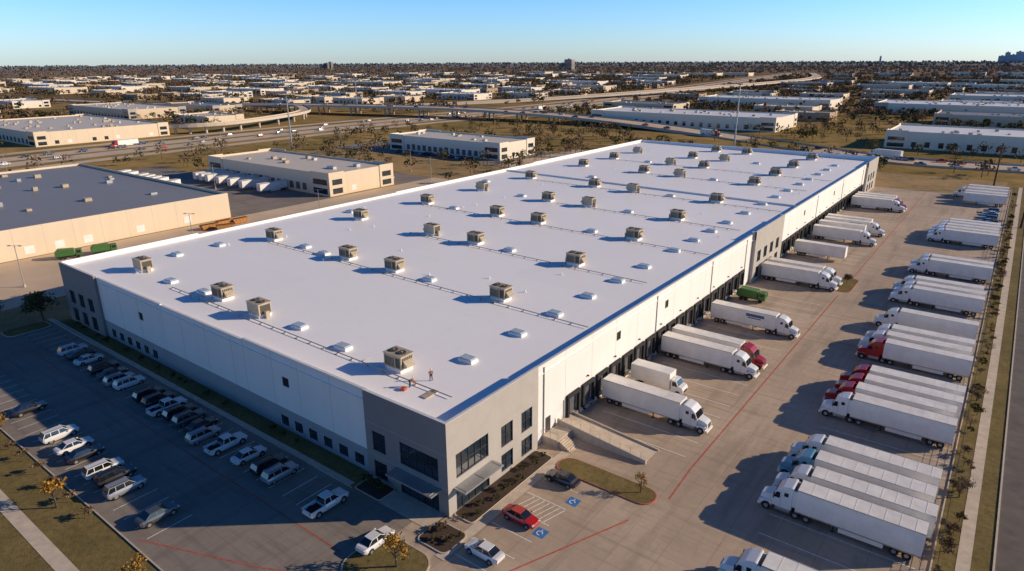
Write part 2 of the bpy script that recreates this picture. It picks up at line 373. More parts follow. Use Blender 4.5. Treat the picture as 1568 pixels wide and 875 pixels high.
rp.prism([(-.4,0),(13.9,0),(13.9,.25),(-.4,1.5)],28.001,28.2,M_kerb)
rp.box(-.4,20.2,0,2.2,23.999,1.2,M_walk)
for i in range(7): rp.box(2.2+i*.3,20.4,0,2.5+i*.3,22.4,1.2-.165*(i+1),M_walk)
for (xa,ya) in ((2.2,20.3),(.9,20.3),(-.3,20.3),(4.3,20.3)): rp.cyl((xa,ya,0 if xa>3 else 1.2),.03,1.0,M_steel,n=6)
rp.box(-.3,20.27,2.15,2.25,20.33,2.21,M_steel)
for i in range(9):
    xa=.3+i*1.6; rp.cyl((xa,24.15,2.05-(xa+.4)*.105),.03,.9,M_steel,n=6)
rp.obj("loading_ramp",WH)
def hvac():
    h=MB(); h.box(-1.5,-1.15,-.2,1.5,1.15,.5,M_parwhite)
    h.box(-1.7,-1.2,.501,1.7,1.2,2.45,M_hv,.04)
    for i in range(7): h.box(-1.5+i*.28,-1.23,.75,-1.34+i*.28,-1.195,2.1,M_hvd)
    h.box(.6,-1.22,.75,1.5,-1.195,2.2,M_hvd)
    for i in range(6): h.box(1.69,-1.0+i*.34,.75,1.73,-.78+i*.34,2.2,M_hvd)
    h.box(-1.73,-1.0,.75,-1.69,.9,2.2,M_hvd)
    h.prism([(-1.7,2.451),(1.7,2.451),(1.78,2.5),(1.78,2.55),(-1.78,2.55),(-1.78,2.5)],-1.28,1.28,M_hv)
    for x in (-.85,.75): h.cyl((x,0,2.551),.62,.14,M_hvd,n=18); h.cyl((x,0,2.692),.16,.05,M_hv,n=10)
    h.prism([(1.74,.9),(2.4,.9),(2.4,1.2),(1.74,1.8)],-.8,.8,M_hv)
    h.box(-2.4,-.35,-.1,-1.75,.35,1.2,M_hv,.03)
    return h.mesh("rooftop_hvac_unit")
HV=hvac()
rows=[9.8,40.2,66,91.6,117,145,181,205,228,254]; colx=[-91,-64.8,-51,-23.3]
n=0
for i,y in enumerate(rows):
    for j,x in enumerate(colx):
        if i==9 and j in(0,): continue
        if i==0: x=[-91.7,-63,-50.8,-17.2][j]
        n+=1; x+=random.uniform(-.4,.4); place(HV,"hvac_unit_%d"%n,(x,y+random.uniform(-.5,.5),zr(x)+.003),random.choice([0,0,math.pi]),WH)
def skyl():
    s=MB(); s.box(-1.3,-.75,-.1,1.3,.75,.4,M_parwhite)
    s.prism([(-1.25,.401),(1.25,.401),(1.0,.65),(-1.0,.65)],-.7,.7,M_sk,.05); return s.mesh("skylight")
SK=skyl(); n=0
SKP=[(-11.3,y) for y in [17,29,39.5,50.5,61.5,73,88,99,110,121,135,150,163,176,190,202,215,228,241]]+[(-80,9),(-69,9.5),(-41,10),(-29,9),(-72,39),(-41,66),(-97,29),(-97,19),(-41,40),(-80,40),(-80,91),(-38,117),(-75,117),(-38,145),(-75,160),(-38,181),(-75,205),(-38,228),(-35,92),(-100,70),(-100,130)]
for (x,y) in SKP:
    n+=1; place(SK,"skylight_%d"%n,(x,y,zr(x)+.003),random.choice([0,.06]),WH)
g=MB()
for i,y in enumerate(rows[:8]):
    yy=y-2.6; xa=[-76,-90,-70,-90,-60,-90,-70,-90][i]; x=xa
    while x<-6:
        z0,z1=zr(x),zr(x+3.2)
        g.add([(x,yy-.06,z0+.24),(x+3.2,yy-.06,z1+.24),(x+3.2,yy+.06,z1+.34),(x,yy+.06,z0+.34),(x,yy+.06,z0+.22),(x+3.2,yy+.06,z1+.22)],[(0,1,2,3),(3,2,5,4),(0,4,5,1)],M_pipe)
        g.box(x-.09,yy-.16,z0-.02,x+.09,yy+.16,z0+.2,M_hv); x+=3.2
    for cx_ in colx: g.cyl((cx_+.5,yy,zr(cx_)+.3),.05,1.7,M_pipe,'y',6)
for _ in range(60):
    x,y=random.uniform(-104,-5),random.uniform(4,262); g.cyl((x,y,zr(x)),.11,.5,M_parwhite,n=8); g.cyl((x,y,zr(x)),.35,.03,M_parwhite,n=10)
g.box(-9.2,5.2,zr(-9),-8.2,7.6,zr(-9)+.14,M_hv); g.box(-12.6,5.0,zr(-12),-11.9,5.5,zr(-12)+.4,M_red)
g.obj("roof_pipes",WH)
# ---------------------------------------------------------------- other warehouses
ROOFS={'gray':roofmat("gray_roof",(.25,.24,.24)),'tan':roofmat("tan_roof",(.68,.59,.47)),'white':roofmat("pale_roof",(.85,.81,.77))}
WALLS=[wallmat("cream_wall",(.74,.61,.45)),wallmat("beige_wall",(.66,.53,.38)),wallmat("offwhite_wall",(.78,.70,.58)),wallmat("brown_wall",(.42,.31,.21))]
def wh_mesh(w_,l_,h,rm,wm,seed=0,docks='s',bays=True):
    R=random.Random(seed); b=MB(); pr=.8
    P=[(0,0),(w_,0),(w_,l_),(0,l_)]
    for i in range(4):
        a,c_=P[i],P[(i+1)%4]; b.quad((*a,0),(*c_,0),(*c_,h),(*a,h),wm)
    t=.35
    for (x0,y0,x1,y1) in ((0.002,0.002,w_-.002,t),(0.002,l_-t,w_-.002,l_-.002),(0.002,t,t,l_-t),(w_-t,t,w_-.002,l_-t)): b.box(x0,y0,h-pr-.3,x1,y1,h,wm)
    b.quad((t-.1,t-.1,h-pr),(w_-t+.1,t-.1,h-pr),(w_-t+.1,l_-t+.1,h-pr),(t-.1,l_-t+.1,h-pr),rm)
    bm_=R.choice([wm,wm,M_gray])
    for (x,y) in ((-.3,-.3),(w_-11.7,-.3),(-.3,l_-7.7),(w_-11.7,l_-7.7)) if bays else ():
        x1,y1=x+12,y+8
        b.box(x,y,0,x1,y+.3,h+.5,bm_) if y<0 else b.box(x,y1-.3,0,x1,y1,h+.5,bm_)
        xx=x if x<0 else x1-.3
        b.box(xx,y+.301,0,xx+.3,y1-.301,h+.5,bm_)
        if y<0:
            for z in (.8,4.4):
                if z<h-3.5: b.box(x+1.5,y-.03,z,x+10.5,y+.02,z+2.2,M_glass)
        sx=x-.03 if x<0 else x1+.03
        for z in (.8,4.4):
            if z<h-3.5: b.box(sx,y+1.5,z,sx+(.04 if x<0 else -.04),y+6.5,z+2.2,M_glass)
    x=14
    while x<w_-14:
        b.box(x,-.04,1.1,x+2.6,-.005,4.,M_dockdoor if docks=='s' else M_glass)
        if R.random()<.5: b.box(x,-.25,4.05,x+2.6,-.005,4.3,M_frame)
        x+=4.4 if docks=='s' else 7
    y=11
    while y<l_-11:
        if R.random()<.6:
            for xx in (-.04,w_+.005): b.box(xx,y,1.0,xx+.035,y+2.5,3.2,M_glass if R.random()<.5 else M_truckwhite)
        b.box(w_-.01,y-2.1,0,w_+.006,y-2.04,h,M_joint); y+=7.6
    for _ in range(int(w_*l_/330)):
        x,y=R.uniform(5,w_-8),R.uniform(5,l_-7); b.box(x,y,h-pr-.05,x+R.uniform(1.4,2.6),y+R.uniform(1.2,2.2),h-pr+R.uniform(.6,1.5),M_hv if R.random()<.6 else M_steel)
    return b.mesh("warehouse_shell")
occ=[(-115,-45,75,312)]
def wh(x0,y0,x1,y1,h,r,wi,seed,docks='s',bays=True):
    me=wh_mesh(x1-x0,y1-y0,h,ROOFS[r],WALLS[wi],seed,docks,bays); place(me,"warehouse_building",(x0,y0,0)); occ.append((x0-6,y0-6,x1+6,y1+6))
wh(-290,-60,-170,74,8.6,'gray',0,1,'s',False)
wh(-260,118,-171,152,9,'tan',0,2); wh(-262,236,-177,268,9,'tan',2,3)
wh(-600,112,-458,198,9,'tan',0,4,'g'); wh(-760,245,-625,300,9,'tan',1,5,'g'); wh(-700,318,-606,350,9,'gray',1,6,'g')
wh(-256,466,-100,522,10,'white',2,7,'g'); wh(-260,716,-119,772,10,'white',2,8,'g')
wh(-20,417,130,470,10,'white',2,9,'g'); wh(-75,702,160,770,10,'white',2,10,'g'); wh(-13,592,75,640,9,'gray',1,11,'g')
wh(-160,1330,-71,1380,10,'white',2,12,'g'); wh(-30,900,120,960,10,'white',2,13,'g'); wh(-320,600,-240,640,8,'gray',1,14,'g')
def catm(pts,sub=8):
    o=[]; n=len(pts)
    for i in range(n-1):
        p0,p1,p2,p3=[np.array(pts[min(max(j,0),n-1)],float) for j in (i-1,i,i+1,i+2)]
        for k_ in range(sub):
            t=k_/sub; o.append(.5*((2*p1)+(-p0+p2)*t+(2*p0-5*p1+4*p2-p3)*t*t+(-p0+3*p1-3*p2+p3)*t**3))
    o.append(np.array(pts[-1],float)); return np.array(o)
def offs(c,d):
    t=np.gradient(c[:,:2],axis=0); t/=np.linalg.norm(t,axis=1)[:,None]; o=c.copy(); o[:,0]-=t[:,1]*d; o[:,1]+=t[:,0]*d; return o
def ribbon(mb,c,w_,m,dz=0,thick=0):
    a,b_=offs(c,w_/2),offs(c,-w_/2); n=len(c)
    v=[(p[0],p[1],p[2]+dz) for p in a]+[(p[0],p[1],p[2]+dz) for p in b_]
    mb.add(v,[(i,i+n,i+n+1,i+1) for i in range(n-1)],m)
    if thick:
        for s_ in (a,b_):
            mb.add([(p[0],p[1],p[2]+dz+.9) for p in s_]+[(p[0],p[1],p[2]+dz-thick) for p in s_],[(i,i+n,i+n+1,i+1) for i in range(n-1)],M_kerb)
F1=catm([(-300,-300,0),(-345,-120,0),(-372,0,0),(-394,75,0),(-402,200,0),(-404,300,0),(-398,420,0),(-388,560,0),(-398,760,0),(-430,1000,0),(-530,1700,0),(-640,2600,0)])
X1=catm([(-1500,300,0),(-900,352,1),(-700,372,5),(-537,400,8),(-386,437,8),(-250,447,5),(-130,425,.3),(-20,362,0),(50,358,0),(200,378,0),(500,400,0)])
F2=catm([(-560,480,0),(-470,700,2),(-400,930,6),(-360,1300,7),(-395,1800,5),(-600,2600,0)])
R1=catm([(-820,215,0),(-640,225,2),(-520,205,5),(-462,205,6),(-448,250,6.5),(-490,340,7),(-560,385,8)])
hw=MB()
for o_,w_ in ((12,18),(-12,18),(38,10),(-36,10)): ribbon(hw,offs(F1,o_),w_,M_road,.05)
for o_ in (12,-12):
    for k_ in (-8,8): ribbon(hw,offs(F1,o_+k_),.35,M_white,.09)
    for k_ in (-3.6,0,3.6): ribbon(hw,offs(F1,o_+k_),.14,M_white,.09)
hw.obj("freeway")
xh=MB(); ribbon(xh,X1,26,M_road,.08,1.2); ribbon(xh,X1,.5,M_white,.12)
for k_ in (-11,-7,7,11): ribbon(xh,offs(X1,k_),.2,M_white,.12)
for i,c_ in enumerate(X1):
    if c_[2]>3 and i%2==0:
        for k_ in (-8,0,8):
            t=offs(X1,k_)[i]; xh.cyl((t[0],t[1],0),.8,c_[2]-1,M_kerb,n=10)
xh.obj("highway_overpass")
r1=MB(); ribbon(r1,R1,10,M_road,.1,1.2)
for i,c_ in enumerate(R1):
    if c_[2]>3 and i%2==0: r1.cyl((c_[0],c_[1],0),1,c_[2]-1,M_kerb,n=10)
r1.obj("highway_ramp")
r2=MB(); ribbon(r2,F2,24,M_road,.1,1.5)
for i,c_ in enumerate(F2):
    if c_[2]>3: r2.cyl((c_[0],c_[1],0),1.6,c_[2]-1,M_kerb,n=10)
r2.obj("highway_viaduct")
def dense(c):
    o=[]
    for a,b_ in zip(c[:-1],c[1:]):
        n=max(1,int(np.linalg.norm(b_[:2]-a[:2])/15)); o+=[a[:2]+(b_[:2]-a[:2])*t/n for t in range(n)]
    return np.array(o)
RD=[(dense(F1),50),(dense(X1),24),(dense(F2),22),(dense(R1),12)]
def clear(P,extra=0):
    ok=np.ones(len(P),bool)
    for c,w_ in RD:
        for i in range(0,len(P),2000):
            d2=((P[i:i+2000,None,:]-c[None])**2).sum(2).min(1); ok[i:i+2000]&=d2>(w_+extra)**2
    return ok
dims=[(70,38),(95,42),(55,35),(80,45),(120,50),(45,28),(60,30)]
shells=[wh_mesh(w_,l_,h,ROOFS[r],WALLS[wi],50+i,'g') for i,(w_,l_,h,r,wi) in enumerate([(70,38,8,'white',2),(95,42,9,'white',2),(55,35,7,'tan',0),(80,45,9,'gray',1),(120,50,10,'white',0),(45,28,7,'tan',3),(60,30,8,'gray',0)])]
cam0=np.array([46.,-48.]); cnt=0;tries=0
while cnt<210 and tries<6000:
    tries+=1
    az=math.radians(random.uniform(-4,80)); r_=random.choice([random.uniform(600,1500),random.uniform(700,2600)])
    x=cam0[0]-math.sin(az)*r_; y=cam0[1]+math.cos(az)*r_
    if math.degrees(az)<26 and random.random()<.45: continue
    k_=random.randrange(7); w_,l_=dims[k_]
    if any(x<o[2]+14 and x+w_>o[0]-14 and y<o[3]+14 and y+l_>o[1]-14 for o in occ): continue
    if not clear(np.array([[x+w_/2,y+l_/2]]),w_*.5+5)[0]: continue
    place(shells[k_],"warehouse_building",(x,y,0)); occ.append((x,y,x+w_,y+l_)); cnt+=1
def tower(x,y,w_,d_,h,m_,flo=8):
    t=MB(); t.box(0,0,0,w_,d_,h,m_)
    z=4
    while z<h-3: t.box(-.3,-.3,z,w_+.3,d_+.3,z+1.8,M_glass); z+=h/flo
    t.box(w_*.3,d_*.3,h+.01,w_*.6,d_*.7,h+h*.08,M_gray); t.obj("office_tower",loc=(x,y,0))
def pol(az,r_):
    az=math.radians(az); return 46-math.sin(az)*r_, -48+math.cos(az)*r_
M_tw=mat("tower_cladding",(.36,.32,.28),.8)
M_twb=mat("hazed_tower_cladding",(.38,.46,.55),.8)  # paler, bluer cladding for the farthest towers; haze is in the colour
for az,r_,w_,h in ((32.76,3300,40,50),(33.19,3300,14,32),(52.12,4200,30,36),(51.78,4200,22,42),(52.42,4200,20,30),(2.27,8000,60,60),(1.93,8000,40,90),(1.64,8000,50,70),(1.35,8000,60,95),(1.1,8000,40,80),(.84,8000,55,72),(9.35,6500,14,60)):
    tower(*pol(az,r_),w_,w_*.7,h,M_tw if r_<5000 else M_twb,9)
# ---------------------------------------------------------------- trees
M_lfd=mat("oak_leaf_dark",(.045,.05,.022),.9,.4,.4,spec=.1); M_lfl=mat("oak_leaf_light",(.11,.10,.035),.9,.3,.4,spec=.1)
M_brd=mat("winter_twig_dark",(.13,.092,.06),.95,.3,.2,spec=.05); M_brl=mat("winter_twig_light",(.22,.145,.085),.95,.3,.2,spec=.05)
M_hzd=mat("hazed_wood_dark",(.17,.15,.14),.95,.2,.01,spec=.0); M_hzl=mat("hazed_wood_light",(.21,.185,.165),.95,.2,.01,spec=.0)  # woods near the horizon, paled with haze put into the colour
M_ord=mat("autumn_leaf_dark",(.20,.10,.02),.9,.3,.5,spec=.1); M_orl=mat("autumn_leaf_light",(.42,.24,.05),.9,.3,.5,spec=.1)
M_bark=mat("bark",(.09,.065,.045),.95,.3,3)
def crownfaces(R,n,cx_,cy_,cz,rx,rz,leaf):
    nc=max(4,n//40); th=R.uniform(0,2*math.pi,nc); ph=np.arccos(R.uniform(-.6,1,nc)); rr=R.uniform(.35,.95,nc)
    C=np.stack([np.cos(th)*np.sin(ph)*rr*rx,np.sin(th)*np.sin(ph)*rr*rx,np.cos(ph)*rr*rz],1)
    idx=R.integers(0,nc,n); ctr=C[idx]+R.normal(0,.17,(n,3))*np.array([rx,rx,rz])
    ctr+=np.array([cx_,cy_,cz])
    a=R.normal(0,1,(n,3)); a/=np.linalg.norm(a,axis=1)[:,None]; b_=np.cross(a,R.normal(0,1,(n,3))); b_/=np.linalg.norm(b_,axis=1)[:,None]
    s=R.uniform(.6,1.3,n)[:,None]*leaf
    V=np.stack([ctr-a*s-b_*s*.6,ctr+a*s-b_*s*.5,ctr+a*s*.8+b_*s*.7,ctr-a*s*.9+b_*s*.5],1)
    return V.reshape(-1,3),idx
def limb(mb,a,b_,r0,r1,m_):
    a,b_=Vector(a),Vector(b_); d_=(b_-a).normalized(); u=d_.orthogonal().normalized(); w_=d_.cross(u); n=6
    v=[a+(u*math.cos(2*math.pi*i/n)+w_*math.sin(2*math.pi*i/n))*r0 for i in range(n)]+[b_+(u*math.cos(2*math.pi*i/n)+w_*math.sin(2*math.pi*i/n))*r1 for i in range(n)]
    mb.add(v,[(i,(i+1)%n,(i+1)%n+n,i+n) for i in range(n)],m_)
def treemesh(seed,h,rx,n,md,ml,leaf):
    R=np.random.default_rng(seed); mb=MB(); ht=h*.38
    limb(mb,(0,0,0),(.1,.05,ht),h*.03,h*.02,M_bark); limb(mb,(.1,.05,ht),(.2,0,h*.8),h*.02,h*.006,M_bark)
    for i in range(8):
        a=i*2.4; z0=ht*(.75+.08*i); limb(mb,(.1,.05,z0),(math.cos(a)*rx*.7,math.sin(a)*rx*.7,z0+h*.25),h*.012,h*.004,M_bark)
    V,idx=crownfaces(R,n,0,0,h*.62,rx,h*.36,leaf)
    zc=V[:,2].reshape(-1,4).mean(1)
    lt=(R.random(n)+(idx%3)*.25+(zc-h*.6)/h)>.75
    mb.add(V.tolist(),[],md); o=len(mb.v)-len(V)
    kd,kl=mb.mi(md),mb.mi(ml)
    for i in range(n): mb.f.append((o+4*i,o+4*i+1,o+4*i+2,o+4*i+3)); mb.m.append(kl if lt[i] else kd); mb.sm.append(False)
    return mb.mesh("tree")
TG=[treemesh(i,6.5,2.6,1500,M_lfd,M_lfl,.16) for i in range(3)]
TO=[treemesh(10+i,5.2,1.9,500,M_ord,M_orl,.13) for i in range(2)]
TB=[treemesh(20+i,8,3.2,900,M_brd,M_brl,.12) for i in range(3)]
SH=[treemesh(30+i,1.3,.8,260,M_lfd,M_lfl,.09) for i in range(3)]
SB=[treemesh(40+i,1.5,.9,200,M_brd,M_brl,.09) for i in range(2)]
def tree(kind,x,y,s=1,name=None):
    L_={'g':TG,'o':TO,'b':TB,'s':SH,'d':SB}[kind]; nm={'g':'oak_tree','o':'autumn_tree','b':'bare_tree','s':'shrub','d':'dry_shrub'}[kind]
    place(random.choice(L_),nm,(x,y,0),random.uniform(0,6.28),None,(s,s,s*random.uniform(.9,1.1)))
for x,y,s in [(-112,-4,1.1),(-117,-12,1),(-122,8,1.),(-118,20,.8),(-128,-10,1),(-135,-20,1)]: tree('g',x,y,s)
for x,y,s in [(-62,-27,1),(-40,-27.5,.9),(-18,-28,.8),(-50,-34,1),(1.0,-9.5,.9),(-84,-27,1),(-12,-34,1.)]: tree('o',x,y,s)
for x in range(-90,-30,5): tree('d',x,-26.3,1.1)
for y in range(22,290,17):
    tree(random.choice('bbog'),48.3+random.uniform(-.3,.3),y+random.uniform(-5,5),random.uniform(.28,.42))
for _ in range(90): tree(random.choice('dds'),random.uniform(47.7,49),random.uniform(10,220),random.uniform(.5,1.2))
tree('o',16.2,18,.55); tree('g',19,122,.4)
for y in [1,2.5,4,6,8,9.5,11,13,15,17]: tree('s',1.3+random.uniform(0,1.3),y,random.uniform(.6,.9))
for x in [-13,-11.5,-10]: tree('s',x,-1.3+random.uniform(-.4,.4),random.uniform(.7,1.))
for _ in range(15): tree(random.choice('sd'),random.uniform(.0,3.4),random.uniform(-4.6,-1.6),random.uniform(.45,.75))
for _ in range(16): tree('s',random.uniform(-105,-15),-.9,random.uniform(.5,.9))
def bed(name,pts,kerbm=M_kerb,top=M_grass,z=.14):
    b=MB(); n=len(pts); c=np.mean(pts,axis=0); inn=[tuple(np.array(p_)+(c-np.array(p_))/np.linalg.norm(c-np.array(p_))*.18) for p_ in pts]
    b.add([(x,y,0) for x,y in pts]+[(x,y,z) for x,y in pts]+[(x,y,z) for x,y in inn],[(i,(i+1)%n,(i+1)%n+n,i+n) for i in range(n)]+[(i+n,(i+1)%n+n,(i+1)%n+2*n,i+2*n) for i in range(n)],kerbm)
    b.add([(x,y,z-.02) for x,y in inn],[tuple(range(n))],top); b.obj(name)
def rrect(x0,y0,x1,y1,r_,n=5):
    o=[]
    for cx_,cy_,a0 in ((x1-r_,y1-r_,0),(x0+r_,y1-r_,90),(x0+r_,y0+r_,180),(x1-r_,y0+r_,270)):
        for i in range(n+1): a=math.radians(a0+90*i/n); o.append((cx_+r_*math.cos(a),cy_+r_*math.sin(a)))
    return o
bed("planting_island",rrect(4.2,15.8,18.4,19.4,1.7),M_kerbred)
bed("planting_island",rrect(-4.5,-14,4.2,-6.2,2.5),M_kerb)
bed("planting_bed",rrect(.02,.6,3.0,18,.5),M_kerb,M_mulch); bed("planting_bed",rrect(-13.8,-3,-9,-.05,.4),M_kerb,M_mulch); bed("planting_bed",rrect(-.6,-5.2,4.0,-1.,.8),M_kerb,M_mulch)
bed("planting_island",rrect(17.5,115,21,127,1.6),M_kerbred)
bed("planting_island",rrect(-112,-12,-107,-4,1.5),M_kerb)
rect("sidewalk",3.05,-5.8,4.4,20,.045,M_walk); rect("sidewalk",-8.98,-3.15,-.62,-.01,.045,M_walk)
def mass(name,n,r0,r1,az0,az1,h0,h1,nq,leafk,md,ml,seed,clus=.0):
    R=np.random.default_rng(seed)
    az=np.radians(R.uniform(az0,az1,n*3)); r_=np.sqrt(R.uniform(r0**2,r1**2,n*3)); P=np.stack([46-np.sin(az)*r_,-48+np.cos(az)*r_],1)
    f_=np.sin(P[:,0]*.013+1)*np.sin(P[:,1]*.017)+np.sin(P[:,0]*.031+P[:,1]*.023); ok=f_>clus-R.uniform(0,1.2,len(P))
    ok&=clear(P)
    for o in occ+[(-310,-80,-126,117),(-310,154,-169,175),(-130,260,60,300)]: ok&=~((P[:,0]>o[0]-4)&(P[:,0]<o[2]+4)&(P[:,1]>o[1]-4)&(P[:,1]<o[3]+4))
    P=P[ok][:n]; n=len(P); h=R.uniform(h0,h1,n); rx=h*R.uniform(.38,.55,n)
    th=R.uniform(0,6.283,(n,nq)); ph=np.arccos(R.uniform(-.7,1,(n,nq))); rr=R.uniform(.4,1,(n,nq))
    cx_=P[:,0,None]+np.cos(th)*np.sin(ph)*rr*rx[:,None]; cy_=P[:,1,None]+np.sin(th)*np.sin(ph)*rr*rx[:,None]; cz=h[:,None]*(.58+.4*np.cos(ph)*rr)
    C=np.stack([cx_,cy_,cz],2).reshape(-1,3); N_=len(C)
    a=R.normal(0,1,(N_,3)); a/=np.linalg.norm(a,axis=1)[:,None]; b_=np.cross(a,R.normal(0,1,(N_,3))); b_/=np.linalg.norm(b_,axis=1)[:,None]
    s=(np.repeat(h,nq)*leafk*R.uniform(.6,1.3,N_))[:,None]
    V=np.stack([C-a*s-b_*s*.6,C+a*s-b_*s*.5,C+a*s*.8+b_*s*.7,C-a*s*.9+b_*s*.5],1).reshape(-1,3)
    tr=np.zeros((n,4,3)); tw=.02*h
    tr[:,0]=np.stack([P[:,0]-tw,P[:,1],0*h],1);tr[:,1]=np.stack([P[:,0]+tw,P[:,1],0*h],1);tr[:,2]=np.stack([P[:,0]+tw*.6,P[:,1],h*.6],1);tr[:,3]=np.stack([P[:,0]-tw*.6,P[:,1],h*.6],1)
    V=np.vstack([V,tr.reshape(-1,3)]); nf=len(V)//4
    me=bpy.data.meshes.new(name); me.vertices.add(len(V)); me.vertices.foreach_set("co",V.ravel())
    me.loops.add(nf*4); me.loops.foreach_set("vertex_index",np.arange(nf*4)); me.polygons.add(nf); me.polygons.foreach_set("loop_start",np.arange(nf)*4)
    for q_ in (md,ml,M_bark): me.materials.append(q_)
    mi=(R.random(nf)<.45).astype(int); mi[N_:]=2; me.polygons.foreach_set("material_index",mi); me.update(calc_edges=True)
    place(me,name)
mass("scattered_trees",320,260,750,-6,84,4.5,8,60,.07,M_lfd,M_lfl,1)
mass("scattered_trees",480,260,750,-6,84,5,9,50,.06,M_brd,M_brl,2)
mass("distant_trees",4600,700,2000,-6,84,6,10,26,.13,M_brd,M_brl,3,clus=.1)
mass("distant_trees",1900,600,2000,-6,84,6,10,26,.13,M_lfd,M_lfl,4)
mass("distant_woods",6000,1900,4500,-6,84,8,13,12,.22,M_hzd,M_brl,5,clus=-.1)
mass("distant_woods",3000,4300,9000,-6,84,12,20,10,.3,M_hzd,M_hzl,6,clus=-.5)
# ---------------------------------------------------------------- vehicles
def loft(mb,st,m_):
    n=8; v=[]
    for x,zb,zt,w_ in st:
        zm=zb+(zt-zb)*.45
        v+=[(x,-w_*.9,zb),(x,-w_,zb+(zt-zb)*.3),(x,-w_*.99,zm+(zt-zb)*.2),(x,-w_*.86,zt),(x,w_*.86,zt),(x,w_*.99,zm+(zt-zb)*.2),(x,w_,zb+(zt-zb)*.3),(x,w_*.9,zb)]
    f=[]
    for k_ in range(len(st)-1):
        for i in range(n): a=k_*n; f.append((a+i,a+(i+1)%n,a+n+(i+1)%n,a+n+i))
    f+= [tuple(range(n-1,-1,-1)),tuple(range((len(st)-1)*n,len(st)*n))]
    mb.add(v,f,m_,False)
def wheel(mb,x,y,r_,w_,out):
    mb.cyl((x,y-(w_ if out<0 else 0),r_),r_,w_,M_rubber,'y',16)
    yy=y+out*(w_+.004); mb.cyl((x,min(yy,yy-out*.03),r_),r_*.62,.03,M_alu,'y',12)
def house(mb,xb0,xb1,xt0,xt1,zb,zt,wb,wt,pm,gm,pill=()):
    v=[(xb0,-wb,zb),(xb1,-wb,zb),(xb1,wb,zb),(xb0,wb,zb),(xt0,-wt,zt),(xt1,-wt,zt),(xt1,wt,zt),(xt0,wt,zt)]
    mb.add(v,[(0,1,5,4),(1,2,6,5),(2,3,7,6),(3,0,4,7)],gm)
    mb.box(xt0-.04,-wt-.03,zt-.03,xt1+.04,wt+.03,zt+.05,pm,.03)
    for (bx,tx) in ((xb0,xt0),(xb1,xt1),*pill):
        for s_ in (-1,1):
            w_=.05
            mb.add([(bx-w_,s_*(wb+.01),zb),(bx+w_,s_*(wb+.01),zb),(tx+w_,s_*(wt+.012),zt),(tx-w_,s_*(wt+.012),zt)],[(0,1,2,3)],pm)
def lamps(mb,xf,xr,z,w_):
    for s_ in (-1,1):
        mb.box(xf-.16,s_*w_-.17,z-.07,xf+.02,s_*w_+.17,z+.07,M_lampw); mb.box(xr-.02,s_*w_-.14,z,xr+.12,s_*w_+.14,z+.17,M_lampr)
    mb.box(xf-.02,-.42,z-.2,xf+.025,.42,z-.05,M_dark); mb.box(xf-.01,-.3,.3,xf+.03,.3,.42,M_steel)
def car(kind,pm):
    c=MB()
    if kind=='sedan':
        loft(c,[(2.36,.42,.62,.66),(2.22,.28,.74,.82),(1.7,.24,.84,.89),(.95,.22,.93,.91),(-.3,.22,.95,.92),(-1.5,.24,.98,.91),(-2.1,.28,1.0,.85),(-2.36,.45,.92,.72)],pm)
        house(c,-1.75,1.05,-1.0,.3,.93,1.43,.77,.6,pm,M_cglass,[(-.3,-.3)]); xs=(1.45,-1.42); r_=.33; lamps(c,2.27,-2.33,.68,.6)
    elif kind=='suv':
        loft(c,[(2.38,.48,.8,.7),(2.22,.34,.98,.86),(1.6,.3,1.06,.93),(.95,.28,1.1,.95),(-1.5,.28,1.12,.95),(-2.2,.34,1.12,.91),(-2.38,.5,1.05,.82)],pm)
        house(c,-2.3,1.15,-1.95,.45,1.08,1.68,.82,.66,pm,M_cglass,[(-.2,-.2),(-1.3,-1.25)]); xs=(1.48,-1.45); r_=.38; lamps(c,2.3,-2.33,.86,.64)
        for s_ in (-1,1): c.box(-1.7,s_*.5-.02,1.74,.3,s_*.5+.02,1.79,M_frame)
    else:
        loft(c,[(2.85,.5,.9,.78),(2.7,.38,1.06,.93),(2.0,.34,1.14,.98),(1.3,.32,1.16,.99),(-.75,.32,1.16,.99)],pm)
        loft(c,[(-.76,.34,.68,.98),(-2.6,.36,.7,.98),(-2.85,.5,.7,.92)],pm)
        for s_ in (-1,1): c.box(-2.8,s_*.93-.06,.6,-.77,s_*.93+.06,1.2,pm)
        c.box(-2.86,-.87,.6,-2.74,.87,1.18,pm); c.box(-2.74,-.86,.71,-.77,.86,.74,M_dark)
        house(c,-.8,1.45,-.55,.75,1.15,1.8,.86,.7,pm,M_cglass,[(.2,.15)]); xs=(1.9,-1.8); r_=.41; lamps(c,2.78,-2.86,.92,.72)
    for x in xs:
        for s_ in (-1,1):
            wy=.9 if kind!='pickup' else .98
            c.cyl((x,s_*wy-(.24 if s_>0 else 0)+s_*.012,r_+.03),r_+.07,.24,M_dark,'y',16); wheel(c,x,s_*(wy-.2)+0,r_,.235,s_)
    for s_ in (-1,1): c.box(.75,s_*.92,.98,.95,s_*1.06,1.12,pm)
    return c.mesh(kind)
COL={'white':((.72,.72,.72),0),'silver':((.38,.39,.41),.4),'black':((.015,.016,.02),0),'grey':((.10,.11,.12),.3),'red':((.46,.012,.01),0),'blue':((.03,.07,.16),.2)}
PM={k_:paint("car_paint_"+k_,*v_) for k_,v_ in COL.items()}
CM={}
def putcar(kind,col,x,y,ang,z=.012):
    if (kind,col) not in CM: CM[(kind,col)]=car(kind,PM[col])
    place(CM[(kind,col)],{'sedan':'parked_car','suv':'parked_suv','pickup':'pickup_truck'}[kind],(x,y,z),math.radians(ang)+random.uniform(-.03,.03))
